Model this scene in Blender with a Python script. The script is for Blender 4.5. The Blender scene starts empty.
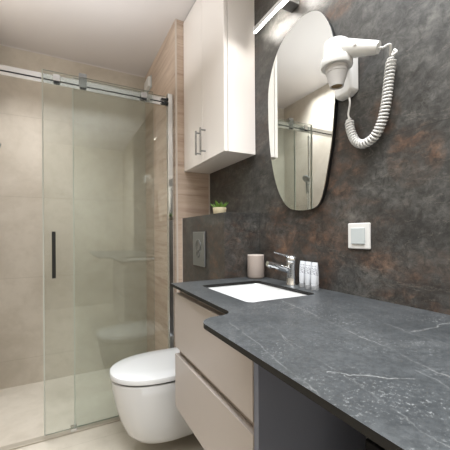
import bpy, bmesh, math, random
from mathutils import Vector, Matrix

S = bpy.context.scene
COL = S.collection

# ------------------------------------------------------------------ camera, world, light, exposure
FPX, YAW, V0, ROLL = 310.2, math.radians(27.53), 234.44, math.radians(-0.40)
CAMZ = 1.106
cam_data = bpy.data.cameras.new('camera')
cam_data.sensor_width = 36.0
cam_data.lens = 36.0 * FPX / 450.0
cam_data.shift_y = (V0 - 225.0) / 450.0
cam_data.clip_start = 0.02
cam = bpy.data.objects.new('camera', cam_data)
COL.objects.link(cam)
fw = Vector((math.sin(YAW), math.cos(YAW), 0))
r0 = Vector((math.cos(YAW), -math.sin(YAW), 0))
u0 = Vector((0, 0, 1))
rt = r0 * math.cos(ROLL) + u0 * math.sin(ROLL)
up = u0 * math.cos(ROLL) - r0 * math.sin(ROLL)
M = Matrix.Identity(4)
for i in range(3):
    M[i][0], M[i][1], M[i][2] = rt[i], up[i], -fw[i]
M[2][3] = CAMZ
cam.matrix_world = M
S.camera = cam

world = bpy.data.worlds.new('world')
S.world = world
world.use_nodes = True
world.node_tree.nodes['Background'].inputs[0].default_value = (0.9, 0.95, 1.0, 1)
world.node_tree.nodes['Background'].inputs[1].default_value = 0.4

def area(name, loc, rot, sx, sy, power, color):
    d = bpy.data.lights.new(name, 'AREA')
    d.shape = 'RECTANGLE'
    d.size, d.size_y = sx, sy
    d.energy = power
    d.color = color
    o = bpy.data.objects.new(name, d)
    o.location = loc
    o.rotation_euler = rot
    COL.objects.link(o)
    return o

def spot(name, loc, target, power, cone, blend, radius, color):
    d = bpy.data.lights.new(name, 'SPOT')
    d.energy = power
    d.spot_size = math.radians(cone)
    d.spot_blend = blend
    d.shadow_soft_size = radius
    d.color = color
    o = bpy.data.objects.new(name, d)
    o.location = loc
    o.rotation_euler = (Vector(target) - Vector(loc)).to_track_quat('-Z', 'Y').to_euler()
    COL.objects.link(o)
    return o

# added unseen fills: overhead, shower, and two bounced off ceiling and rear wall
p = area('overhead_fill', (0.12, 0.0, 2.485), (0, 0, 0), 0.9, 2.2, 26.0, (0.94, 0.975, 1.0))  # invented overhead fill with narrow spread, no such fixture in the room
p.data.spread = math.radians(125)
area('bounce_fill', (0.15, -0.1, 1.75), (math.radians(-115), 0, 0), 1.0, 0.9, 13.0, (0.94, 0.975, 1.0))  # added fill, aimed at the wall behind the camera
area('ceiling_fill', (-0.02, 1.45, 2.03), (math.radians(180), 0, 0), 0.9, 1.1, 4.4, (0.95, 0.98, 1.0))  # added upward fill hanging free, lightens the ceiling
p = area('shower_fill', (-0.24, 2.15, 2.48), (0, 0, 0), 0.3, 0.3, 6.5, (0.96, 0.98, 1.0))  # added fill for the shower, out of frame
p.data.spread = math.radians(112)
# recessed ceiling downlight over the basin
spot('downlight_basin', (0.66, 0.98, 2.485), (0.66, 0.98, 0.0), 10.0, 85, 0.10, 0.03, (1.0, 0.985, 0.965))
spot('worktop_fill', (0.58, 0.36, 2.485), (0.66, 0.36, 0.0), 34.0, 130, 0.6, 0.10, (0.98, 0.985, 1.0))  # added spot, brightens the upper slate wall and the worktop

S.view_settings.view_transform = 'Standard'
S.view_settings.look = 'None'
S.view_settings.gamma = 1.0
S.view_settings.use_curve_mapping = False
S.view_settings.exposure = 0.72

# ------------------------------------------------------------------ helpers
def lin(c):
    c = c / 255.0
    return c / 12.92 if c <= 0.04045 else ((c + 0.055) / 1.055) ** 2.4

def rgb(r, g, b):
    return (lin(r), lin(g), lin(b), 1.0)

class N:
    """small node-graph helper"""
    def __init__(self, name):
        self.m = bpy.data.materials.new(name)
        self.m.use_nodes = True
        self.t = self.m.node_tree
        self.t.nodes.clear()
        self.out = self.t.nodes.new('ShaderNodeOutputMaterial')
    def n(self, kind, **kw):
        nd = self.t.nodes.new(kind)
        for k, v in kw.items():
            setattr(nd, k, v)
        return nd
    def l(self, a, b):
        self.t.links.new(a, b)
    def math(self, op, a, b=None, c=None):
        nd = self.n('ShaderNodeMath', operation=op)
        for i, v in enumerate((a, b, c)):
            if v is None:
                continue
            if isinstance(v, (int, float)):
                nd.inputs[i].default_value = v
            else:
                self.l(v, nd.inputs[i])
        return nd.outputs[0]
    def coords(self, scale=(1, 1, 1), rot=(0, 0, 0)):
        tc = self.n('ShaderNodeTexCoord')
        mp = self.n('ShaderNodeMapping')
        mp.inputs['Scale'].default_value = scale
        mp.inputs['Rotation'].default_value = rot
        self.l(tc.outputs['Object'], mp.inputs['Vector'])
        return mp.outputs[0]
    def noise(self, vec, scale, detail=6, rough=0.55, dist=0.0):
        nd = self.n('ShaderNodeTexNoise')
        nd.inputs['Scale'].default_value = scale
        nd.inputs['Detail'].default_value = detail
        nd.inputs['Roughness'].default_value = rough
        nd.inputs['Distortion'].default_value = dist
        self.l(vec, nd.inputs['Vector'])
        return nd.outputs[0]
    def ramp(self, fac, stops):
        nd = self.n('ShaderNodeValToRGB')
        e = nd.color_ramp.elements
        while len(e) < len(stops):
            e.new(0.5)
        for el, (p, c) in zip(e, stops):
            el.position = p
            el.color = c if not isinstance(c, (int, float)) else (c, c, c, 1)
        self.l(fac, nd.inputs[0])
        return nd.outputs[0]
    def mix(self, fac, a, b, mode='MIX'):
        nd = self.n('ShaderNodeMix', data_type='RGBA', blend_type=mode)
        for s, v in ((0, fac), (6, a), (7, b)):
            if isinstance(v, (int, float)):
                nd.inputs[s].default_value = v
            elif isinstance(v, tuple):
                nd.inputs[s].default_value = v
            else:
                self.l(v, nd.inputs[s])
        return nd.outputs[2]
    def bsdf(self, color=None, rough=0.5, metal=0.0, spec=0.5, coat=0.0, bump=None, bstr=0.1, bdist=0.002):
        b = self.n('ShaderNodeBsdfPrincipled')
        for key, v in (('Base Color', color), ('Roughness', rough), ('Metallic', metal)):
            if v is None:
                continue
            if isinstance(v, (int, float, tuple)):
                b.inputs[key].default_value = v
            else:
                self.l(v, b.inputs[key])
        b.inputs['Specular IOR Level'].default_value = spec
        b.inputs['Coat Weight'].default_value = coat
        b.inputs['Coat Roughness'].default_value = 0.05
        if bump is not None:
            bp = self.n('ShaderNodeBump')
            bp.inputs['Strength'].default_value = bstr
            bp.inputs['Distance'].default_value = bdist
            self.l(bump, bp.inputs['Height'])
            self.l(bp.outputs[0], b.inputs['Normal'])
        self.l(b.outputs[0], self.out.inputs[0])
        return b

def seam(g, coord, period, offset, half):
    """1 inside a thin joint repeating along coord"""
    a = g.math('SUBTRACT', coord, offset)
    a = g.math('DIVIDE', a, period)
    a = g.math('FRACT', a)
    a = g.math('SUBTRACT', a, 0.5)
    a = g.math('ABSOLUTE', a)
    return g.math('GREATER_THAN', a, 0.5 - half / period)

def sep(g):
    tc = g.n('ShaderNodeTexCoord')
    s = g.n('ShaderNodeSeparateXYZ')
    g.l(tc.outputs['Object'], s.inputs[0])
    return s.outputs

def plain(name, col, rough=0.5, metal=0.0, spec=0.5, coat=0.0, var=0.03):
    g = N(name)
    nz = g.noise(g.coords(), 9.0, 3)
    c = g.mix(g.math('MULTIPLY', nz, var), col, (col[0] * .6, col[1] * .6, col[2] * .6, 1))
    g.bsdf(c, rough, metal, spec, coat)
    return g.m

def slate_material():
    g = N('oxidised_slate_tile')
    v = g.coords()
    vs = g.coords((1, 0.8, 1.5), (math.radians(-40), 0, 0))
    big = g.noise(vs, 2.1, 7, 0.60, 0.4)
    med = g.noise(vs, 6.0, 12, 0.76, 0.5)
    fine = g.noise(v, 30.0, 10, 0.80, 0.5)
    base = g.ramp(med, [(0.30, rgb(40, 40, 39)), (0.47, rgb(68, 67, 65)), (0.58, rgb(84, 83, 80)), (0.74, rgb(120, 117, 112))])
    base = g.mix(g.ramp(fine, [(0.38, 0.75), (0.56, 0.0)]), base, rgb(34, 33, 31))
    base = g.mix(g.ramp(fine, [(0.56, 0.0), (0.72, 0.40)]), base, rgb(116, 113, 107))
    # rusty clouds broken up by finer noise
    s = sep(g)
    rm = g.math('MULTIPLY', g.ramp(big, [(0.50, 0.0), (0.62, 1.0)]), 0.55)
    for (cy, cz, ry, rz) in ((1.02, 1.12, .30, .22), (.80, 1.36, .13, .17), (.62, 1.47, .06, .07), (.53, 1.33, .09, .10), (.93, 1.0, .14, .14), (.30, 1.55, .10, .12), (.78, 1.92, .10, .05), (1.42, 1.0, .1, .2)):
        q = g.math('ADD', g.math('POWER', g.math('DIVIDE', g.math('SUBTRACT', s[1], cy), ry), 2.0), g.math('POWER', g.math('DIVIDE', g.math('SUBTRACT', s[2], cz), rz), 2.0))
        rm = g.math('MAXIMUM', rm, g.math('MAXIMUM', g.math('SUBTRACT', 1.0, q), 0.0))
    rm = g.math('MINIMUM', g.math('MULTIPLY', rm, 1.5), 1.0)
    rn = g.ramp(g.noise(vs, 9.0, 10, 0.75, 0.8), [(0.44, 0.0), (0.60, 1.0)])
    rf = g.ramp(fine, [(0.40, 0.25), (0.60, 1.0)])
    rust = g.math('MULTIPLY', g.math('MULTIPLY', rm, rn), rf)
    tone = g.ramp(g.noise(v, 20.0, 6, 0.7), [(0.35, rgb(62, 42, 32)), (0.52, rgb(108, 75, 54)), (0.70, rgb(158, 122, 96))])
    c = g.mix(g.math('MULTIPLY', rust, 0.72), base, tone)
    dim = g.math('MULTIPLY', rm, 0.45)
    c = g.mix(dim, c, g.mix(0.55, c, rgb(58, 48, 41)))
    # pale scratches
    w = g.noise(g.coords((1, 0.5, 2.2), (math.radians(-52), 0, 0)), 9.0, 8, 0.72, 0.7)
    vein = g.ramp(w, [(0.582, 0.0), (0.592, 0.30), (0.602, 0.0)])
    c = g.mix(vein, c, rgb(146, 138, 128))
    j = g.math('MAXIMUM', seam(g, s[2], 0.6, 0.2, 0.0010), seam(g, s[1], 1.2, 0.163, 0.0010))
    c = g.mix(g.math('MULTIPLY', j, 0.6), c, rgb(36, 35, 34))
    ro = g.ramp(fine, [(0.3, 0.30), (0.7, 0.50)])
    g.bsdf(c, ro, 0.0, 0.4, bump=med, bstr=0.30, bdist=0.003)
    return g.m

def worktop_material():
    g = N('charcoal_stone_worktop')
    tc = g.n('ShaderNodeTexCoord')
    ad = g.n('ShaderNodeVectorMath', operation='ADD')      # back to room coordinates
    g.l(tc.outputs['Object'], ad.inputs[0])
    ad.inputs[1].default_value = (0.6, 0.5, 0.0)
    v = ad.outputs[0]
    sx = g.n('ShaderNodeSeparateXYZ')
    g.l(v, sx.inputs[0])
    X, Y = sx.outputs[0], sx.outputs[1]
    cloud = g.noise(v, 4.0, 8, 0.62, 0.3)
    mot = g.noise(v, 22.0, 8, 0.72, 0.3)
    fine = g.noise(v, 110.0, 5, 0.75)
    c = g.ramp(cloud, [(0.30, rgb(60, 63, 65)), (0.55, rgb(74, 77, 79)), (0.78, rgb(92, 94, 95))])
    c = g.mix(g.ramp(mot, [(0.36, 0.55), (0.58, 0.0)]), c, rgb(48, 51, 53))
    c = g.mix(g.ramp(fine, [(0.38, 0.5), (0.58, 0.0)]), c, rgb(36, 39, 41))
    sp = g.ramp(g.noise(v, 210.0, 4, 0.65), [(0.56, 0.0), (0.68, 0.65)])
    spm = g.ramp(g.noise(v, 6.0, 7, 0.7), [(0.44, 0.05), (0.62, 1.0)])
    c = g.mix(g.math('MULTIPLY', sp, spm), c, rgb(158, 160, 160))
    w1 = g.math('SUBTRACT', g.noise(v, 7.0, 6, 0.6), 0.5)
    w2 = g.math('SUBTRACT', g.noise(v, 38.0, 5, 0.6), 0.5)
    brk = g.ramp(g.noise(v, 24.0, 6, 0.75), [(0.40, 0.05), (0.60, 1.0)])
    def vein(ax, ay, bx_, by, wob, width, strength, col):
        """thin wandering vein from (ax, ay) to (bx_, by) on the slab"""
        nonlocal c
        ln = math.hypot(bx_ - ax, by - ay)
        ux, uy = (bx_ - ax) / ln, (by - ay) / ln
        dx, dy = g.math('SUBTRACT', X, ax), g.math('SUBTRACT', Y, ay)
        al = g.math('ADD', g.math('MULTIPLY', dx, ux), g.math('MULTIPLY', dy, uy))
        ac = g.math('SUBTRACT', g.math('MULTIPLY', dy, ux), g.math('MULTIPLY', dx, uy))
        ac = g.math('ADD', ac, g.math('ADD', g.math('MULTIPLY', w1, wob), g.math('MULTIPLY', w2, wob * .35)))
        m = g.math('SUBTRACT', 1.0, g.math('MINIMUM', g.math('DIVIDE', g.math('ABSOLUTE', ac), width), 1.0))
        e = g.math('MULTIPLY', g.math('GREATER_THAN', al, 0.0), g.math('LESS_THAN', al, ln))
        f = g.math('MULTIPLY', g.math('MULTIPLY', g.math('MULTIPLY', m, e), brk), strength)
        c = g.mix(f, c, col)
    li, br = rgb(140, 141, 140), rgb(176, 177, 175)
    vein(.62, .80, .455, .05, .05, .0030, .55, li)
    vein(.70, .66, .56, -.1, .05, .0026, .35, li)
    vein(.352, .66, .292, .28, .03, .0020, .45, li)
    vein(.352, .345, .45, .268, .05, .0022, .65, br)
    vein(.66, .41, .86, .39, .05, .0028, .6, br)
    vein(.40, .52, .33, .12, .06, .0020, .35, li)
    vein(.48, .29, .40, .02, .05, .0024, .45, li)
    vein(.44, .62, .36, .42, .05, .0016, .35, li)
    g.bsdf(c, 0.40, 0, 0.45, bump=mot, bstr=0.25, bdist=0.001)
    return g.m

def beige_tile_material(name, tint, hz, axis):
    g = N(name)
    v = g.coords()
    cl = g.noise(v, 1.7, 8, 0.6, 0.5)
    fi = g.noise(v, 14.0, 6, 0.65, 0.3)
    a = rgb(*tint)
    dk = rgb(tint[0] - 22, tint[1] - 23, tint[2] - 25)
    li = rgb(tint[0] + 10, tint[1] + 10, tint[2] + 10)
    c = g.ramp(cl, [(0.30, dk), (0.52, a), (0.75, li)])
    c = g.mix(g.ramp(fi, [(0.30, 0.35), (0.55, 0.0)]), c, dk)
    s = sep(g)
    if hz:
        j = seam(g, s[2], 0.6, 0.195, 0.0012)
    else:
        j = g.math('MAXIMUM', seam(g, s[0], 1.2, 0.75, 0.001), seam(g, s[1], 1.2, 0.62, 0.001))
    c = g.mix(g.math('MULTIPLY', j, 0.5), c, rgb(tint[0] - 50, tint[1] - 50, tint[2] - 52))
    g.bsdf(c, 0.42, 0, 0.4, bump=fi, bstr=0.06)
    return g.m

def wood_tile_material():
    g = N('oak_look_tile')
    v = g.coords((0.7, 0.7, 9.0))
    gr = g.noise(v, 3.2, 9, 0.65, 0.9)
    s = sep(g)
    pl = g.math('FLOOR', g.math('DIVIDE', s[2], 0.195))
    wn = g.n('ShaderNodeTexWhiteNoise', noise_dimensions='1D')
    g.l(pl, wn.inputs['W'])
    c = g.ramp(gr, [(0.25, rgb(160, 138, 122)), (0.46, rgb(192, 172, 155)), (0.72, rgb(212, 195, 178))])
    c = g.mix(g.math('MULTIPLY', wn.outputs[0], 0.35), c, rgb(168, 142, 124))
    j = seam(g, s[2], 0.195, 0.0, 0.0011)
    c = g.mix(g.math('MULTIPLY', j, 0.6), c, rgb(130, 108, 92))
    g.bsdf(c, 0.5, 0, 0.4, bump=gr, bstr=0.08)
    return g.m

def glass_material(name, tint):
    g = N(name)
    geo = g.n('ShaderNodeNewGeometry')
    d = g.n('ShaderNodeVectorMath', operation='DOT_PRODUCT')
    g.l(geo.outputs['Incoming'], d.inputs[0])
    g.l(geo.outputs['Normal'], d.inputs[1])
    c = g.math('ABSOLUTE', d.outputs['Value'])
    k = g.math('POWER', g.math('SUBTRACT', 1.0, c), 5.0)
    F = g.math('ADD', g.math('MULTIPLY', k, 0.95), 0.048)
    tr = g.n('ShaderNodeBsdfTransparent')
    tr.inputs[0].default_value = tint
    gl = g.n('ShaderNodeBsdfGlossy')
    gl.inputs[0].default_value = (0.96, 1.0, 0.98, 1)
    gl.inputs['Roughness'].default_value = 0.015
    mx = g.n('ShaderNodeMixShader')
    g.l(F, mx.inputs[0])
    g.l(tr.outputs[0], mx.inputs[1])
    g.l(gl.outputs[0], mx.inputs[2])
    g.l(mx.outputs[0], g.out.inputs[0])
    return g.m

def emit_material(name, col, strength):
    g = N(name)
    e = g.n('ShaderNodeEmission')
    e.inputs[0].default_value = col
    e.inputs[1].default_value = strength
    g.l(e.outputs[0], g.out.inputs[0])
    return g.m

def label_material():
    g = N('speckled_label_plastic')
    sp = g.ramp(g.noise(g.coords((1, 1, 1.6)), 170.0, 3, 0.6), [(0.50, 0.0), (0.60, 1.0)])
    s = sep(g)
    band = g.math('GREATER_THAN', s[2], 0.056)
    band2 = g.math('LESS_THAN', s[2], 0.092)
    f = g.math('MULTIPLY', g.math('MULTIPLY', band, band2), sp)
    c = g.mix(g.math('MULTIPLY', f, 0.75), rgb(204, 207, 212), rgb(70, 72, 86))
    g.bsdf(c, 0.35)
    return g.m

SLATE = slate_material()
STONE = worktop_material()
BACKT = beige_tile_material('beige_concrete_wall_tile', (194, 185, 172), True, 0)
LEFTT = beige_tile_material('beige_concrete_wall_tile_side', (194, 185, 172), True, 1)
FLOORT = beige_tile_material('beige_concrete_floor_tile', (198, 190, 177), False, 0)
WOOD = wood_tile_material()
CEIL = plain('matt_ceiling_paint', rgb(208, 202, 199), 0.9, spec=0.1, var=0.02)
WHITE_LAC = plain('white_lacquer', rgb(234, 228, 223), 0.28, spec=0.5)
CARC_IN = plain('grey_shadow_gap_board', rgb(120, 114, 108), 0.6)
CAPP = plain('cappuccino_lacquer', rgb(178, 169, 163), 0.38)
CAPP_EDGE = plain('cappuccino_recess_board', rgb(166, 154, 145), 0.5)
GREYB = plain('blue_grey_side_board', rgb(116, 121, 136), 0.5)
CERAM = plain('white_ceramic', rgb(214, 215, 216), 0.10, spec=0.5, coat=0.4, var=0.01)
SEAT_GAP = plain('seat_gap_shade', rgb(70, 70, 70), 0.5)  # dark tone stands in for shade between lid and bowl
PLAST = plain('white_plastic', rgb(214, 213, 210), 0.28, var=0.01)
PLASTG = plain('pale_grey_plastic', rgb(184, 190, 190), 0.30, var=0.01)
CHROME = plain('chrome', rgb(226, 228, 230), 0.10, 1.0, var=0.01)
ALU = plain('brushed_aluminium', rgb(222, 222, 222), 0.24, 1.0, var=0.02)
STEEL = plain('satin_steel', rgb(150, 152, 153), 0.32, 0.85, var=0.03)
DARKM = plain('dark_metal', rgb(52, 54, 56), 0.35, 0.6)
THRESH = plain('champagne_threshold', rgb(176, 168, 154), 0.45, 0.3)
HANDLE = plain('dark_chrome', rgb(150, 152, 154), 0.14, 1.0, var=0.01)
BUTTON = plain('satin_button', rgb(132, 134, 135), 0.28, 0.9, var=0.01)
SEAL = plain('edge_seal_plastic', rgb(186, 188, 178), 0.35)
BLACK = plain('matt_black', rgb(16, 16, 16), 0.45)
BLACKB = plain('black_board', rgb(10, 10, 11), 0.6, spec=0.2)
TAUPE = plain('taupe_ceramic', rgb(158, 146, 138), 0.45)
TAUPE_RIM = plain('pale_ceramic_rim', rgb(214, 204, 196), 0.35)
POT = plain('cream_pot', rgb(206, 194, 162), 0.6)
LEAF = plain('fresh_green_leaf', rgb(92, 128, 42), 0.45, var=0.5)
TRIM = plain('pale_metal_trim', rgb(206, 196, 186), 0.35, 0.2)
NOZ = plain('dark_nozzle_inside', rgb(128, 104, 66), 0.5)
GREYN = plain('pale_grey_nozzle', rgb(196, 194, 192), 0.35, var=0.01)
GLASS = glass_material('green_tinted_glass', (0.926, 0.945, 0.934, 1))
EDGE = plain('glass_edge', rgb(108, 114, 102), 0.3)
def frosted():
    g = N('frosted_clear_plastic')
    b = g.bsdf(rgb(205, 207, 210), 0.25)
    b.inputs['Transmission Weight'].default_value = 0.45
    return g.m
CLEAR = frosted()
LEDM = emit_material('led_diffuser', (1.0, 0.95, 0.88, 1), 25.0)
LABELM = label_material()

def mirror_material():
    g = N('silvered_mirror')
    b = g.bsdf((0.84, 0.87, 0.86, 1), 0.012, 1.0)
    return g.m
MIRROR = mirror_material()

# ---- mesh pieces
def bx(bm, x0, x1, y0, y1, z0, z1):
    vs = [bm.verts.new((x, y, z)) for z in (z0, z1) for y in (y0, y1) for x in (x0, x1)]
    for f in ((0, 2, 3, 1), (4, 5, 7, 6), (0, 1, 5, 4), (2, 6, 7, 3), (0, 4, 6, 2), (1, 3, 7, 5)):
        bm.faces.new([vs[i] for i in f])

def loft(bm, rings, cap0=True, cap1=True):
    rs = [[bm.verts.new(p) for p in ring] for ring in rings]
    n = len(rs[0])
    for a, b in zip(rs, rs[1:]):
        for i in range(n):
            bm.faces.new((a[i], a[(i + 1) % n], b[(i + 1) % n], b[i]))
    if cap0:
        bm.faces.new(list(reversed(rs[0])))
    if cap1:
        bm.faces.new(rs[-1])

def frame_of(d):
    d = d.normalized()
    a = Vector((0, 0, 1)) if abs(d.z) < 0.9 else Vector((1, 0, 0))
    x = d.cross(a).normalized()
    y = d.cross(x).normalized()
    return x, y

def lathe(bm, base, axis, prof, seg=32, cap0=True, cap1=True, sx=1.0):
    """prof: (distance along axis, radius)"""
    base, axis = Vector(base), Vector(axis).normalized()
    x, y = frame_of(axis)
    rings = []
    for h, r in prof:
        rings.append([base + axis * h + x * (r * sx * math.cos(2 * math.pi * i / seg)) + y * (r * math.sin(2 * math.pi * i / seg)) for i in range(seg)])
    loft(bm, rings, cap0, cap1)

def cyl(bm, p0, p1, r0, r1=None, seg=20):
    p0, p1 = Vector(p0), Vector(p1)
    lathe(bm, p0, p1 - p0, [(0, r0), ((p1 - p0).length, r0 if r1 is None else r1)], seg)

def tube(bm, pts, rad, seg=10):
    pts = [Vector(p) for p in pts]
    n = len(pts)
    rads = rad if isinstance(rad, (list, tuple)) else [rad] * n
    rings = []
    x = None
    for i, p in enumerate(pts):
        d = (pts[min(i + 1, n - 1)] - pts[max(i - 1, 0)]).normalized()
        if x is None:
            x, _ = frame_of(d)
        else:
            x = (x - d * x.dot(d)).normalized()
        y = d.cross(x)
        rings.append([p + x * (rads[i] * math.cos(2 * math.pi * k / seg)) + y * (rads[i] * math.sin(2 * math.pi * k / seg)) for k in range(seg)])
    loft(bm, rings)

def catmull(pts, sub=8, closed=False):
    P = [Vector(p) for p in pts]
    n = len(P)
    out = []
    rng = range(n) if closed else range(n - 1)
    for i in rng:
        if closed:
            a, b, c, d = P[(i - 1) % n], P[i], P[(i + 1) % n], P[(i + 2) % n]
        else:
            a, b, c, d = P[max(i - 1, 0)], P[i], P[i + 1], P[min(i + 2, n - 1)]
        for k in range(sub):
            t = k / sub
            out.append(0.5 * ((2 * b) + (c - a) * t + (2 * a - 5 * b + 4 * c - d) * t * t + (3 * b - a - 3 * c + d) * t ** 3))
    if not closed:
        out.append(P[-1])
    return out

def prism(bm, poly, axis, a, b):
    """extrude a 2-D polygon along axis 0/1/2 between a and b"""
    def mk(p, v):
        if axis == 0: return (v, p[0], p[1])
        if axis == 1: return (p[0], v, p[1])
        return (p[0], p[1], v)
    loft(bm, [[mk(p, a) for p in poly], [mk(p, b) for p in poly]])

def rrect(x0, x1, y0, y1, r, seg=6):
    out = []
    for cx, cy, a0 in ((x1 - r, y1 - r, 0), (x0 + r, y1 - r, 90), (x0 + r, y0 + r, 180), (x1 - r, y0 + r, 270)):
        for k in range(seg + 1):
            a = math.radians(a0 + 90 * k / seg)
            out.append((cx + r * math.cos(a), cy + r * math.sin(a)))
    return out

def build(name, bm, mat, origin=(0, 0, 0), parent=None, bevel=0.0, smooth=False, seg=2):
    """link bm (built in world coordinates) as ONE mesh object"""
    bmesh.ops.recalc_face_normals(bm, faces=bm.faces)
    bmesh.ops.translate(bm, verts=bm.verts, vec=-Vector(origin))
    me = bpy.data.meshes.new(name)
    bm.to_mesh(me)
    bm.free()
    me.materials.append(mat)
    o = bpy.data.objects.new(name, me)
    COL.objects.link(o)
    if smooth:
        for p in me.polygons:
            p.use_smooth = True
        me.set_sharp_from_angle(angle=math.radians(42))
    if bevel > 0:
        m = o.modifiers.new('bevel', 'BEVEL')
        m.width = bevel
        m.segments = seg
        m.limit_method = 'ANGLE'
        m.angle_limit = math.radians(40)
    if parent is not None:
        o.parent = parent
    else:
        o.location = origin
    return o

def tag(o, label, cat, group=None):
    o['label'] = label
    o['category'] = cat
    if group:
        o['group'] = group
    return o

class Thing:
    def __init__(self, name, loc, label, cat, group=None):
        self.o = bpy.data.objects.new(name, None)
        self.o.empty_display_size = 0.05
        COL.objects.link(self.o)
        self.o.location = loc
        self.loc = Vector(loc)
        tag(self.o, label, cat, group)
    def part(self, name, bm, mat, parent=None, label=None, **kw):
        o = build(name, bm, mat, self.loc, parent or self.o, **kw)
        if label:
            o['label'] = label
        return o

def struct(name, bm, mat, **kw):
    o = build(name, bm, mat, **kw)
    o['kind'] = 'structure'
    return o

def box_bm(*a):
    bm = bmesh.new()
    bx(bm, *a)
    return bm

# ------------------------------------------------------------------ room shell
XL, XR, YB, YF, H = -0.45, 0.88, 2.735, -1.45, 2.492
struct('floor', box_bm(XL - .1, XR + .1, YF - .1, YB + .1, -0.08, 0), FLOORT)
struct('ceiling', box_bm(XL - .1, XR + .1, YF - .1, YB + .1, H, H + .08), CEIL)
struct('wall_back', box_bm(XL - .1, XR + .1, YB, YB + .1, 0, H), BACKT)
struct('wall_left', box_bm(XL - .1, XL, YF - .1, YB, 0, H), LEFTT)
struct('wall_right', box_bm(XR, XR + .1, -0.58, YB, 0, H), SLATE)
struct('wall_entry', box_bm(XR, XR + .1, YF - .1, -0.58, 0, H), LEFTT)
struct('wall_front', box_bm(XL, XR, YF - .1, YF, 0, H), LEFTT)
# wood-look pier between shower and niche
XW, YW = 0.646, 1.908
struct('wall_pier', box_bm(XW, XR, YW, YB, 0, H), WOOD)
# boxed-in cistern
XB, YBX, ZB = 0.682, 1.313, 1.212
struct('wall_cistern', box_bm(XB, XR, YBX, YW, 0, ZB), SLATE)
# thin metal edge trims
struct('trim_1', box_bm(XW - .002, XW + .008, YW - .003, YW + .006, 0, H), TRIM)
struct('trim_2', box_bm(XR - .008, XR - .0005, YW - .006, YW - .0005, ZB, H), TRIM)
struct('trim_3', box_bm(XB - .003, XB + .004, YW - .008, YW - .0005, 0, ZB), TRIM)
struct('trim_4', box_bm(XL, XW, YB - .006, YB, H - .006, H), CEIL)

# ------------------------------------------------------------------ tall wall cabinet above the toilet
XC, YC0, YC1, ZC0 = 0.699, 1.341, YW - .002, 1.515
ZC1 = H - 0.012
t = Thing('wall_cabinet', (XR, (YC0 + YC1) / 2, ZC0), 'tall white glossy wall cabinet with two doors hung above the toilet', 'cabinet')
bm = bmesh.new()
bx(bm, XC + .022, XR - .001, YC0, YC1, ZC0, ZC1)
t.part('carcass', bm, WHITE_LAC, bevel=.001)
ym = 1.605
for a, b, hy in ((ym + .0015, YC1, 1.632), (YC0, ym - .0015, 1.567)):
    d = t.part('door', box_bm(XC, XC + .019, a, b, ZC0 - .001, ZC1), WHITE_LAC, bevel=.0015)
    bm = bmesh.new()
    hx = XC - .030
    cyl(bm, (hx, hy, 1.556), (hx, hy, 1.692), .0048, seg=12)
    for z in (1.566, 1.682):
        cyl(bm, (hx, hy, z), (XC - .0003, hy, z), .0045, seg=12)
    t.part('handle', bm, HANDLE, parent=d, smooth=True)

# ------------------------------------------------------------------ vanity
XV = 0.430
VY0, VY1 = 0.655, 1.305
t = Thing('vanity_unit', (0.66, 0.98, 0.355), 'wall-hung cappuccino vanity unit with two wide handleless drawers under the basin', 'cabinet')
bm = bmesh.new()
bx(bm, XV + .0215, XR - .001, VY0 + .0235, VY1, 0.358, 0.72)
bx(bm, XV + .0215, XV + .04, VY0 + .0235, VY1, 0.7205, 0.882)
bx(bm, XV + .0405, XR - .001, VY1 - .016, VY1, 0.7205, 0.882)
t.part('carcass', bm, CAPP_EDGE)
bm = bmesh.new()
bx(bm, XV + .003, XR - .001, VY0, VY0 + .0215, 0.355, 0.882)
t.part('side_panel', bm, GREYB, label='blue-grey side panel', bevel=.001)
t.part('drawer', box_bm(XV, XV + .020, 0.678, VY1, 0.620, 0.853), CAPP, bevel=.0015)
t.part('drawer', box_bm(XV, XV + .020, 0.678, VY1, 0.357, 0.588), CAPP, bevel=.0015)

# worktop slab with basin cut-out
ZT, TH = 0.895, 0.012
def worktop():
    bm = bmesh.new()
    outer = [(XR - .001, -0.55), (XR - .001, YBX - .001), (0.414, YBX - .001)]
    outer += [(0.402, 0.80)]
    # concave fillet
    c, r = (0.360, 0.742), 0.042
    cx, cy = 0.402 - 0.040, 0.722 + .040
    for k in range(9):
        a = math.radians(0 - 90 * k / 8)
        outer.append((cx + .040 * math.cos(a), cy + .040 * math.sin(a)))
    # convex corner
    cx, cy, r = 0.294 + .055, 0.722 - .055, .055
    for k in range(11):
        a = math.radians(90 + 90 * k / 10)
        outer.append((cx + r * math.cos(a), cy + r * math.sin(a)))
    outer += [(0.292, -0.55)]
    inner = rrect(0.505, 0.787, 0.815, 1.190, 0.022, 5)
    ov = [bm.verts.new((x, y, ZT)) for x, y in outer]
    iv = [bm.verts.new((x, y, ZT)) for x, y in inner]
    es = []
    for vs in (ov, iv):
        for i in range(len(vs)):
            es.append(bm.edges.new((vs[i], vs[(i + 1) % len(vs)])))
    bmesh.ops.triangle_fill(bm, use_beauty=True, use_dissolve=False, edges=es)
    # drop triangles that landed inside the cut-out
    kill = []
    for f in bm.faces:
        c = f.calc_center_median()
        if all(v in iv for v in f.verts):
            kill.append(f)
    bmesh.ops.delete(bm, geom=kill, context='FACES_ONLY')
    geo = bmesh.ops.extrude_face_region(bm, geom=list(bm.faces))
    vs = [g for g in geo['geom'] if isinstance(g, bmesh.types.BMVert)]
    bmesh.ops.translate(bm, verts=vs, vec=(0, 0, -TH))
    return bm
o = build('worktop', worktop(), STONE, (0.6, 0.5, ZT - TH))
o.data.materials.append(plain('black_core_edge', rgb(26, 25, 23), 0.5, spec=0.3))
for f in o.data.polygons:
    if abs(f.normal.z) < 0.5:
        f.material_index = 1
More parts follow.
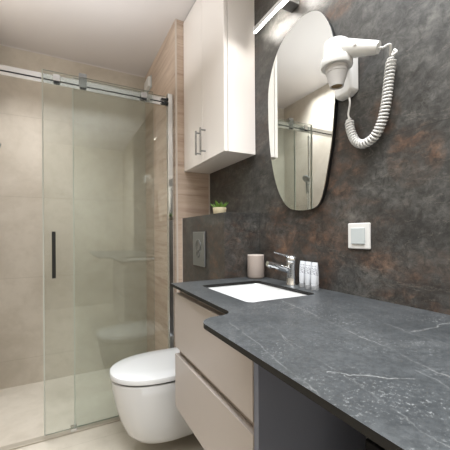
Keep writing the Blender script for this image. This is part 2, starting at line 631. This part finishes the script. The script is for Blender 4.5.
tag(o, 'charcoal stone worktop with pale veins and a curved step, running along the slate wall', 'worktop')

# basin
def basin():
    bm = bmesh.new()
    def ring(ins, z, r):
        return [(x, y, z) for x, y in rrect(.497 + ins, .795 - ins, .807 + ins, 1.198 - ins, r, 6)]
    zr = ZT - TH - .0005
    rings = [ring(.000, zr - .12, .03), ring(.0, zr, .03), ring(.006, zr, .028), ring(.010, zr - .012, .03),
             ring(.020, zr - .07, .04), ring(.034, zr - .094, .045), ring(.06, zr - .104, .05), ring(.12, zr - .108, .02)]
    loft(bm, rings)
    return bm
t = Thing('washbasin', (0.646, 1.0, ZT - TH - .12), 'white rectangular washbasin sunk under the stone worktop', 'basin')
t.part('bowl', basin(), CERAM, smooth=True)
bm = bmesh.new()
lathe(bm, (.646, 1.0, ZT - TH - .1083), (0, 0, 1), [(0, .022), (.003, .022), (.004, .018), (.006, .012)], 24)
t.part('drain', bm, CHROME, smooth=True)

# ------------------------------------------------------------------ faucet
FX, FY = 0.846, 1.020
t = Thing('faucet', (FX, FY, ZT), 'chrome single-lever faucet standing on the worktop behind the basin', 'faucet')
bm = bmesh.new()
lathe(bm, (FX, FY, ZT), (0, 0, 1), [(0, .0255), (.004, .0255), (.007, .0235), (.03, .0225), (.075, .0220), (.086, .0235), (.094, .0235)], 28)
body = t.part('body', bm, CHROME, smooth=True)
bm = bmesh.new()
p = catmull([(FX, FY, ZT + .056), (FX - .045, FY + .004, ZT + .070), (FX - .085, FY + .008, ZT + .084), (FX - .118, FY + .01, ZT + .092)], 6)
tube(bm, p, [.0145 - .0035 * i / (len(p) - 1) for i in range(len(p))], 14)
spout = t.part('spout', bm, CHROME, smooth=True)
bm = bmesh.new()
e = Vector((FX - .108, FY + .0095, ZT + .081))
cyl(bm, e + Vector((.002, 0, .002)), e + Vector((0, 0, -.008)), .0085, .0075, 16)
t.part('aerator', bm, STEEL, parent=spout, smooth=True)
bm = bmesh.new()
lathe(bm, (FX, FY, ZT + .0945), (0, 0, 1), [(0, .0225), (.004, .0245), (.014, .0245), (.022, .0205), (.028, .013), (.030, .004)], 28)
lv = t.part('lever', bm, CHROME, smooth=True)
bm = bmesh.new()
p = catmull([(FX - .005, FY + .004, ZT + .116), (FX - .035, FY + .012, ZT + .124), (FX - .075, FY + .022, ZT + .137)], 5)
tube(bm, p, [.0055 - .0025 * i / (len(p) - 1) for i in range(len(p))], 10)
t.part('lever_arm', bm, CHROME, parent=lv, smooth=True)

# ------------------------------------------------------------------ tumbler in the corner
CX, CY = 0.822, 1.258
t = Thing('tumbler', (CX, CY, ZT), 'taupe ceramic tumbler on the worktop in the corner by the cistern box', 'tumbler')
bm = bmesh.new()
lathe(bm, (CX, CY, ZT), (0, 0, 1), [(0, .034), (.004, .0385), (.010, .0405), (.108, .0405), (.1095, .040)], 40, cap1=False)
lathe(bm, (CX, CY, ZT), (0, 0, 1), [(.006, .030), (.012, .0365), (.1095, .0372)], 40, cap1=False)
t.part('body', bm, TAUPE, smooth=True)
bm = bmesh.new()
ri = [[(CX + r * math.cos(a * math.pi / 20), CY + r * math.sin(a * math.pi / 20), z) for a in range(40)] for r, z in ((.0372, ZT + .1095), (.0376, ZT + .112), (.0392, ZT + .1125), (.040, ZT + .1095))]
loft(bm, ri, False, False)
t.part('rim', bm, TAUPE_RIM, smooth=True, label='pale rim')

# ------------------------------------------------------------------ toiletry bottles
def bottle():
    t = Thing('toiletry_bottle', (0, 0, 0), '', 'bottle', 'toiletry bottles beside the faucet')
    def ring(w, d, z, n=24):
        out = []
        for i in range(n):
            a = 2 * math.pi * i / n
            c, s = math.cos(a), math.sin(a)
            out.append((d * math.copysign(abs(c) ** .75, c), w * math.copysign(abs(s) ** .75, s), z))
        return out
    bm = bmesh.new()
    loft(bm, [ring(.0120, .0120, .018), ring(.0148, .0125, .024), ring(.0152, .0115, .060), ring(.0152, .006, .094), ring(.0152, .0022, .103)])
    t.part('tube', bm, LABELM, smooth=True)
    bm = bmesh.new()
    loft(bm, [ring(.0130, .0130, 0), ring(.0138, .0138, .002), ring(.0138, .0138, .0165), ring(.012, .012, .0179)])
    t.part('cap', bm, CLEAR, smooth=True, label='clear cap')
    return t.o
b0 = bottle()
kids = list(b0.children)
spots = [(.845, .952, 'white toiletry tube on a clear cap, standing closest to the chrome faucet'),
         (.842, .916, 'white toiletry tube on a clear cap, middle one of the three by the slate wall'),
         (.839, .880, 'white toiletry tube on a clear cap, farthest from the chrome faucet')]
for i, (x, y, lab) in enumerate(spots):
    if i == 0:
        o = b0
    else:
        o = b0.copy()
        COL.objects.link(o)
        for k in kids:
            c = k.copy()
            COL.objects.link(c)
            c.parent = o
    o.location = (x, y, ZT)
    o['label'] = lab

# ------------------------------------------------------------------ toilet
TY = 1.613
def dring(tip, w, back, z, lf, n=28, sq=0.92):
    """D-shaped outline: rounded front at x=tip, straight sides to x=back"""
    out = []
    cx = tip + lf
    for i in range(n + 1):
        a = math.pi / 2 + math.pi * i / n
        c, s = math.cos(a), math.sin(a)
        out.append((cx + lf * math.copysign(abs(c) ** sq, c), TY + w * math.copysign(abs(s) ** sq, s), z))
    out.append((back, TY - w * .97, z))
    out.append((back, TY + w * .97, z))
    return out
t = Thing('toilet', (0.44, TY, 0.0), 'white wall-hung toilet with closed lid fixed to the slate cistern box', 'toilet')
bm = bmesh.new()
xb = XB - .001
loft(bm, [dring(.42, .07, xb, .062, .12), dring(.355, .105, xb, .070, .16), dring(.305, .130, xb, .090, .19), dring(.272, .146, xb, .125, .21),
          dring(.245, .158, xb, .19, .23), dring(.222, .168, xb, .27, .245), dring(.207, .175, xb, .35, .25), dring(.203, .178, xb, .392, .25), dring(.207, .175, xb, .397, .25)])
t.part('bowl', bm, CERAM, smooth=True)
bm = bmesh.new()
loft(bm, [dring(.212, .170, .63, .398, .25), dring(.210, .172, .63, .405, .25)])
t.part('seat', bm, SEAT_GAP, smooth=True, label='seat coloured dark as the shaded gap under the lid')
bm = bmesh.new()
loft(bm, [dring(.204, .178, .635, .4055, .25), dring(.198, .184, .638, .409, .255), dring(.197, .185, .638, .424, .255), dring(.200, .182, .636, .431, .255),
          dring(.215, .168, .625, .436, .25), dring(.28, .11, .59, .439, .2)])
t.part('lid', bm, CERAM, smooth=True)
for s in (-1, 1):
    bm = bmesh.new()
    cyl(bm, (.655, TY + s * .075 - .02, .410), (.655, TY + s * .075 + .02, .410), .011, seg=14)
    t.part('hinge', bm, CHROME, smooth=True)

# flush plate
FY0, FY1, FZ0, FZ1 = 1.531, 1.694, 0.930, 1.122
t = Thing('flush_plate', (XB, (FY0 + FY1) / 2, FZ0), 'satin grey dual-button flush plate on the slate cistern box above the toilet', 'flush plate')
t.part('plate', box_bm(XB - .012, XB - .0005, FY0, FY1, FZ0, FZ1), STEEL, bevel=.003)
cy, cz = (FY0 + FY1) / 2, (FZ0 + FZ1) / 2
for dz, r in ((.018, .036), (-.026, .024)):
    bm = bmesh.new()
    lathe(bm, (XB - .0122, cy, cz + dz), (-1, 0, 0), [(0, r), (.002, r), (.0035, r - .002), (.0035, r - .006), (.002, r - .009), (.002, .001)], 32)
    t.part('button', bm, BUTTON, smooth=True)

# ------------------------------------------------------------------ potted plant on the cistern box
random.seed(4)
PX, PY = 0.745, 1.490
t = Thing('potted_plant', (PX, PY, ZB), 'small green spiky plant in a cream pot on top of the cistern box', 'plant')
bm = bmesh.new()
lathe(bm, (PX, PY, ZB), (0, 0, 1), [(0, .030), (.003, .033), (.035, .037), (.038, .0365), (.038, .033), (.031, .032), (.031, .001)], 32)
t.part('pot', bm, POT, smooth=True)
bm = bmesh.new()
for i in range(46):
    a = random.uniform(0, 2 * math.pi)
    rr = random.uniform(0, .024)
    ln = random.uniform(.026, .052)
    lean = .15 + rr / .024 * .55
    b = Vector((PX + rr * math.cos(a), PY + rr * math.sin(a), ZB + .028))
    d = Vector((math.cos(a) * lean, math.sin(a) * lean, 1)).normalized()
    m = b + d * ln * .5
    tip = b + d * ln + Vector((math.cos(a), math.sin(a), 0)) * .006
    tube(bm, [b, m, (m + tip) / 2, tip], [.0030, .0036, .0022, .0004], 6)
t.part('leaves', bm, LEAF, smooth=True)

# ------------------------------------------------------------------ mirror
outline = [(.970, 1.984), (1.020, 1.978), (1.092, 1.955), (1.147, 1.903), (1.184, 1.833), (1.200, 1.765), (1.2005, 1.67), (1.196, 1.576),
           (1.180, 1.455), (1.143, 1.332), (1.098, 1.256), (1.052, 1.217), (.995, 1.2035), (.925, 1.2025), (.882, 1.218), (.857, 1.263), (.836, 1.340),
           (.816, 1.430), (.804, 1.52), (.795, 1.62), (.794, 1.72), (.804, 1.807), (.824, 1.872), (.862, 1.936), (.910, 1.970)]
pts = [(p.x, p.y) for p in catmull([(a, b, 0) for a, b in outline], 6, True)]
cyy = sum(p[0] for p in pts) / len(pts)
czz = sum(p[1] for p in pts) / len(pts)
def inset(k):
    return [((p[0] - cyy) * k + cyy, (p[1] - czz) * k + czz) for p in pts]
t = Thing('mirror', (XR, cyy, 1.20), 'irregular rounded frameless mirror standing off the slate wall', 'mirror')
bm = bmesh.new()
prism(bm, pts, 0, .8605, .8645)
t.part('glass', bm, MIRROR)
bm = bmesh.new()
prism(bm, inset(.992), 0, .8647, .8795)
t.part('backing', bm, BLACK)

# ------------------------------------------------------------------ LED bar
t = Thing('led_wall_lamp', (XR, .98, 2.0), 'slim glowing led bar lamp fixed to the slate wall above the mirror', 'lamp')
LX, LZ = .820, 2.078
bm = bmesh.new()
bx(bm, LX - .0075, LX + .0095, .83, 1.250, LZ + .0125, LZ + .016)
bx(bm, LX - .0075, LX - .0045, .83, 1.250, LZ - .006, LZ + .0124)
for y0 in (.8285, 1.2485):
    bx(bm, LX - .0085, LX + .0085, y0, y0 + .003, LZ - .011, LZ + .016)
t.part('housing', bm, ALU, bevel=.0005)
bm = bmesh.new()
prism(bm, [(LX - .0043, LZ + .0123), (LX - .0043, LZ - .0065), (LX - .003, LZ - .010), (LX + .003, LZ - .010), (LX + .005, LZ - .007), (LX + .005, LZ + .0123)], 1, .8318, 1.2482)
t.part('diffuser', bm, LEDM)
bm = bmesh.new()
bx(bm, LX + .0056, XR - .0005, 1.00, 1.055, LZ - .016, LZ + .010)
t.part('wall_bracket', bm, STEEL, bevel=.002)

# ------------------------------------------------------------------ light switch
t = Thing('light_switch', (XR, .711, 1.054), 'square white light switch on the slate wall above the worktop', 'switch')
t.part('frame', box_bm(XR - .009, XR - .0005, .668, .754, 1.055, 1.141), PLAST, bevel=.003)
t.part('rocker', box_bm(XR - .014, XR - .0092, .684, .738, 1.071, 1.125), PLASTG, bevel=.002, label='pale grey rocker')

# ------------------------------------------------------------------ hair dryer and its wall holder
t = Thing('dryer_holder', (XR, .735, 1.58), 'white plastic wall holder behind the hair dryer on the slate wall', 'holder')
bm = bmesh.new()
def hring(x, y0, y1, z0, z1):
    return [(x, y0, z0 + .012), (x, y0, z1), (x, y1, z1), (x, y1, z0 + .012), (x, (y0 + y1) / 2 + .026, z0), (x, (y0 + y1) / 2 - .020, z0)]
loft(bm, [hring(XR - .0005, .711, .792, 1.572, 1.715), hring(XR - .024, .711, .792, 1.573, 1.712), hring(XR - .033, .717, .786, 1.580, 1.706)])
t.part('body', bm, PLAST, bevel=.004, smooth=True)
bm = bmesh.new()
bx(bm, XR - .0655, XR - .0335, .716, .742, 1.664, 1.690)
t.part('cradle', bm, PLAST, bevel=.002)

BX, BY = .772, .707
t = Thing('hair_dryer', (BX, BY, 1.56), 'white hair dryer hanging nozzle down on the slate wall, with coiled cord', 'hair dryer')
bm = bmesh.new()
lathe(bm, (BX, BY, 1.716), (0, 0, -1), [(0, .020), (.002, .031), (.006, .0365), (.014, .0395), (.059, .0415), (.0595, .0465), (.063, .048), (.079, .0485), (.084, .0465), (.084, .036)], 40)
body = t.part('barrel', bm, PLAST, smooth=True)
bm = bmesh.new()
lathe(bm, (BX, BY, 1.6315), (0, 0, -1), [(0, .0355), (.008, .0350), (.009, .0335), (.017, .0330), (.018, .0315), (.030, .0290), (.052, .0225), (.060, .0205), (.060, .0180), (.045, .015)], 36, cap1=False)
noz = t.part('nozzle', bm, GREYN, smooth=True, label='pale grey nozzle')
bm = bmesh.new()
lathe(bm, (BX, BY, 1.5765), (0, 0, -1), [(0, .0166), (.002, .0166)], 28)
t.part('nozzle_mouth', bm, NOZ, parent=noz, label='brownish nozzle mouth')
bm = bmesh.new()
h0, h1 = Vector((BX + .004, BY - .020, 1.682)), Vector((.812, .588, 1.643))
hp = [h0.lerp(h1, k / 10) for k in range(11)]
tube(bm, hp, [.030, .0288, .0275, .0262, .025, .0238, .0226, .0215, .0204, .0192, .0165], 20)
hd = t.part('handle', bm, PLAST, smooth=True)
bm = bmesh.new()
d = (h1 - h0).normalized()
c = h0.lerp(h1, .45) + Vector((-.0235, 0, .002))
bx(bm, c.x - .002, c.x + .006, c.y - .012, c.y + .012, c.z - .004, c.z + .004)
t.part('switch', bm, GREYN, parent=hd, bevel=.001)
# cord: lead, coil, lead
CXW = .858
lead = catmull([h1 - d * .004, h1 + d * .012, (.824, .560, 1.640), (.838, .570, 1.618), (.850, .560, 1.626), (CXW, .572, 1.640), (CXW, .580, 1.623)], 6)
cpath = catmull([(CXW, .580, 1.623), (CXW, .590, 1.555), (CXW, .599, 1.493), (CXW, .614, 1.442), (CXW, .638, 1.407), (CXW, .677, 1.394), (CXW, .709, 1.412), (CXW, .728, 1.454), (CXW, .734, 1.493)], 30)
L = [0.0]
for a, b in zip(cpath, cpath[1:]):
    L.append(L[-1] + (b - a).length)
TURNS, PER = 40, 16
helix = []
tot = TURNS * PER
j = 0
for i in range(tot + 1):
    s = L[-1] * i / tot
    while j < len(L) - 2 and L[j + 1] < s:
        j += 1
    f = (s - L[j]) / max(1e-9, L[j + 1] - L[j])
    p = cpath[j].lerp(cpath[j + 1], min(1, f))
    tg = (cpath[j + 1] - cpath[j]).normalized()
    n1 = Vector((1, 0, 0))
    n2 = tg.cross(n1).normalized()
    a = 2 * math.pi * i / PER
    ease = min(1, i / PER, (tot - i) / PER)
    helix.append(p + (n1 * math.cos(a) + n2 * math.sin(a)) * .0118 * (.25 + .75 * ease))
tail = catmull([helix[-1], (CXW, .737, 1.510), (CXW, .730, 1.545), (.862, .738, 1.574)], 6)
bm = bmesh.new()
tube(bm, [Vector(p) for p in lead] + helix + [Vector(p) for p in tail][1:], .0033, 8)
t.part('cord', bm, PLAST, smooth=True)

# ------------------------------------------------------------------ shower: fixed screen with rail
YG = 1.955
def edge_faces(o):
    o.data.materials.append(EDGE)
    for f in o.data.polygons:
        if abs(f.normal.y) < 0.5:
            f.material_index = 1
    return o
t = Thing('shower_screen', (.30, YG, 0), 'fixed greenish glass shower screen with chrome top rail, joined to the wood-look pier', 'shower screen')
edge_faces(t.part('glass_panel', box_bm(.056, XW - .028, YG + .010, YG + .018, .012, 2.006), GLASS, label='fixed glass pane'))
t.part('edge_seal', box_bm(.0495, .0555, YG + .0085, YG + .0195, .027, 2.006), SEAL, label='pale seal on the glass edge')
prof = [(YG - .006, 1.940), (YG + .006, 1.940), (YG + .006, 1.990), (YG - .006, 1.990), (YG - .006, 1.964), (YG - .001, 1.963), (YG - .001, 1.957), (YG - .006, 1.956)]
bm = bmesh.new()
loft(bm, [[(x, y, z) for y, z in prof] for x in (XL + .001, .602)])
t.part('rail', bm, ALU)
bm = bmesh.new()
bx(bm, XL + .001, XL + .02, YG - .012, YG + .0095, 1.932, 1.998)
t.part('rail_end', bm, ALU, bevel=.002)
bm = bmesh.new()
for z in (1.976, 1.949):
    cyl(bm, (.590, YG - .018, z), (.603, YG - .018, z), .010, seg=16)
    cyl(bm, (.585, YG - .018, z), (.585, YG - .0065, z), .005, seg=12)
    bx(bm, .560, .592, YG - .020, YG - .0065, z - .004, z + .004)
t.part('rail_end', bm, DARKM, smooth=True, label='dark end knobs')
bm = bmesh.new()
bx(bm, .084, .126, YG - .014, YG + .026, 1.952, 2.030)
cl = t.part('clamp', bm, STEEL, bevel=.002)
t.part('roller', box_bm(.088, .122, YG - .012, YG - .007, 1.940, 1.9515), DARKM, parent=cl)
t.part('rail_groove_shade', box_bm(XL + .021, .600, YG - .0068, YG - .0062, 1.957, 1.9635), DARKM, label='dark strip imitating shade in the rail groove')  # thin dark strip laid over the groove in place of its shade
t.part('clamp', box_bm(.455, .490, YG - .014, YG + .026, 1.944, 1.985), CHROME, bevel=.002)
bm = bmesh.new()
bx(bm, .604, XW - .0005, YG - .012, YG + .024, 0.002, 2.020)
t.part('wall_profile', bm, CHROME, bevel=.002)
bm = bmesh.new()
bx(bm, -.44, .604, YG - .024, YG + .020, .0005, .009)
t.part('threshold', bm, THRESH, bevel=.002)
bm = bmesh.new()
bx(bm, .030, .062, YG - .026, YG + .022, .0095, .026)
t.part('floor_guide', bm, CHROME, bevel=.002)

# sliding door
YD = YG - .022
t = Thing('sliding_door', (.21, YD, .012), 'sliding glass shower door with a black vertical handle, overlapping the fixed pane', 'shower door')
edge_faces(t.part('glass_panel', box_bm(-.092, .505, YD - .004, YD + .004, .030, 2.002), GLASS))
t.part('edge_seal', box_bm(-.0985, -.0925, YD - .0055, YD + .0055, .030, 2.002), SEAL, label='pale seal on the glass edge')
hb = bmesh.new()
bx(hb, -.055, -.037, YD - .030, YD - .016, .876, 1.128)
for z in (.90, 1.10):
    cyl(hb, (-.046, YD - .0165, z), (-.046, YD - .0042, z), .006, seg=12)
t.part('handle', hb, BLACK, bevel=.001)
for x in (-.045, .43):
    rb = t.part('roller_clamp', box_bm(x, x + .034, YD - .013, YD - .0045, 1.950, 1.986), CHROME, bevel=.002)
    bm = bmesh.new()
    bx(bm, x + .002, x + .032, YD - .011, YD - .005, 1.938, 1.9495)
    t.part('roller', bm, DARKM, parent=rb)

# hand shower set on the left wall
HX = XL + .045
t = Thing('shower_set', (XL, 2.3, 1.15), 'chrome shower riser rail with hand shower on the left shower wall', 'shower')
bm = bmesh.new()
cyl(bm, (HX, 2.30, 1.30), (HX, 2.30, 2.06), .010, seg=16)
for z in (1.32, 2.04):
    cyl(bm, (XL + .001, 2.30, z), (HX, 2.30, z), .012, seg=16)
t.part('riser_rail', bm, CHROME, smooth=True)
bm = bmesh.new()
cyl(bm, (HX, 2.30, 1.575), (HX, 2.30, 1.625), .018, seg=16)
cyl(bm, (HX, 2.30, 1.60), (HX + .035, 2.295, 1.605), .012, seg=16)
t.part('slider', bm, CHROME, smooth=True)
bm = bmesh.new()
hp = catmull([(HX + .030, 2.295, 1.500), (HX + .034, 2.293, 1.560), (HX + .044, 2.29, 1.625)], 6)
tube(bm, hp, .011, 12)
lathe(bm, (HX + .040, 2.29, 1.642), (.75, -.1, -.66), [(-.012, .014), (-.006, .034), (.006, .040), (.012, .038)], 28)
t.part('hand_shower', bm, STEEL, smooth=True)
bm = bmesh.new()
hose = catmull([(HX + .030, 2.295, 1.500), (HX + .03, 2.29, 1.38), (HX + .04, 2.27, 1.10), (HX + .045, 2.22, .86), (HX + .03, 2.19, .84), (HX + .01, 2.20, .95), (HX + .005, 2.22, 1.07)], 8)
tube(bm, hose, .007, 10)
t.part('hose', bm, ALU, smooth=True)
bm = bmesh.new()
cyl(bm, (XL + .05, 2.14, 1.10), (XL + .05, 2.40, 1.10), .022, seg=20)
for y in (2.19, 2.35):
    cyl(bm, (XL + .001, y, 1.10), (XL + .05, y, 1.10), .028, .02, seg=20)
t.part('mixer', bm, CHROME, smooth=True)

# small white sensor box high on the pier inside the shower
t = Thing('sensor_box', (XW, 2.60, 2.32), 'small white box high on the wood-look pier in the shower corner', 'sensor')
t.part('cover', box_bm(XW - .030, XW - .0005, 2.515, 2.655, 2.315, 2.400), PLAST, bevel=.012, seg=3)
t.part('base', box_bm(XW - .008, XW - .0003, 2.508, 2.662, 2.308, 2.407), PLASTG, bevel=.002)

# black box under the worktop
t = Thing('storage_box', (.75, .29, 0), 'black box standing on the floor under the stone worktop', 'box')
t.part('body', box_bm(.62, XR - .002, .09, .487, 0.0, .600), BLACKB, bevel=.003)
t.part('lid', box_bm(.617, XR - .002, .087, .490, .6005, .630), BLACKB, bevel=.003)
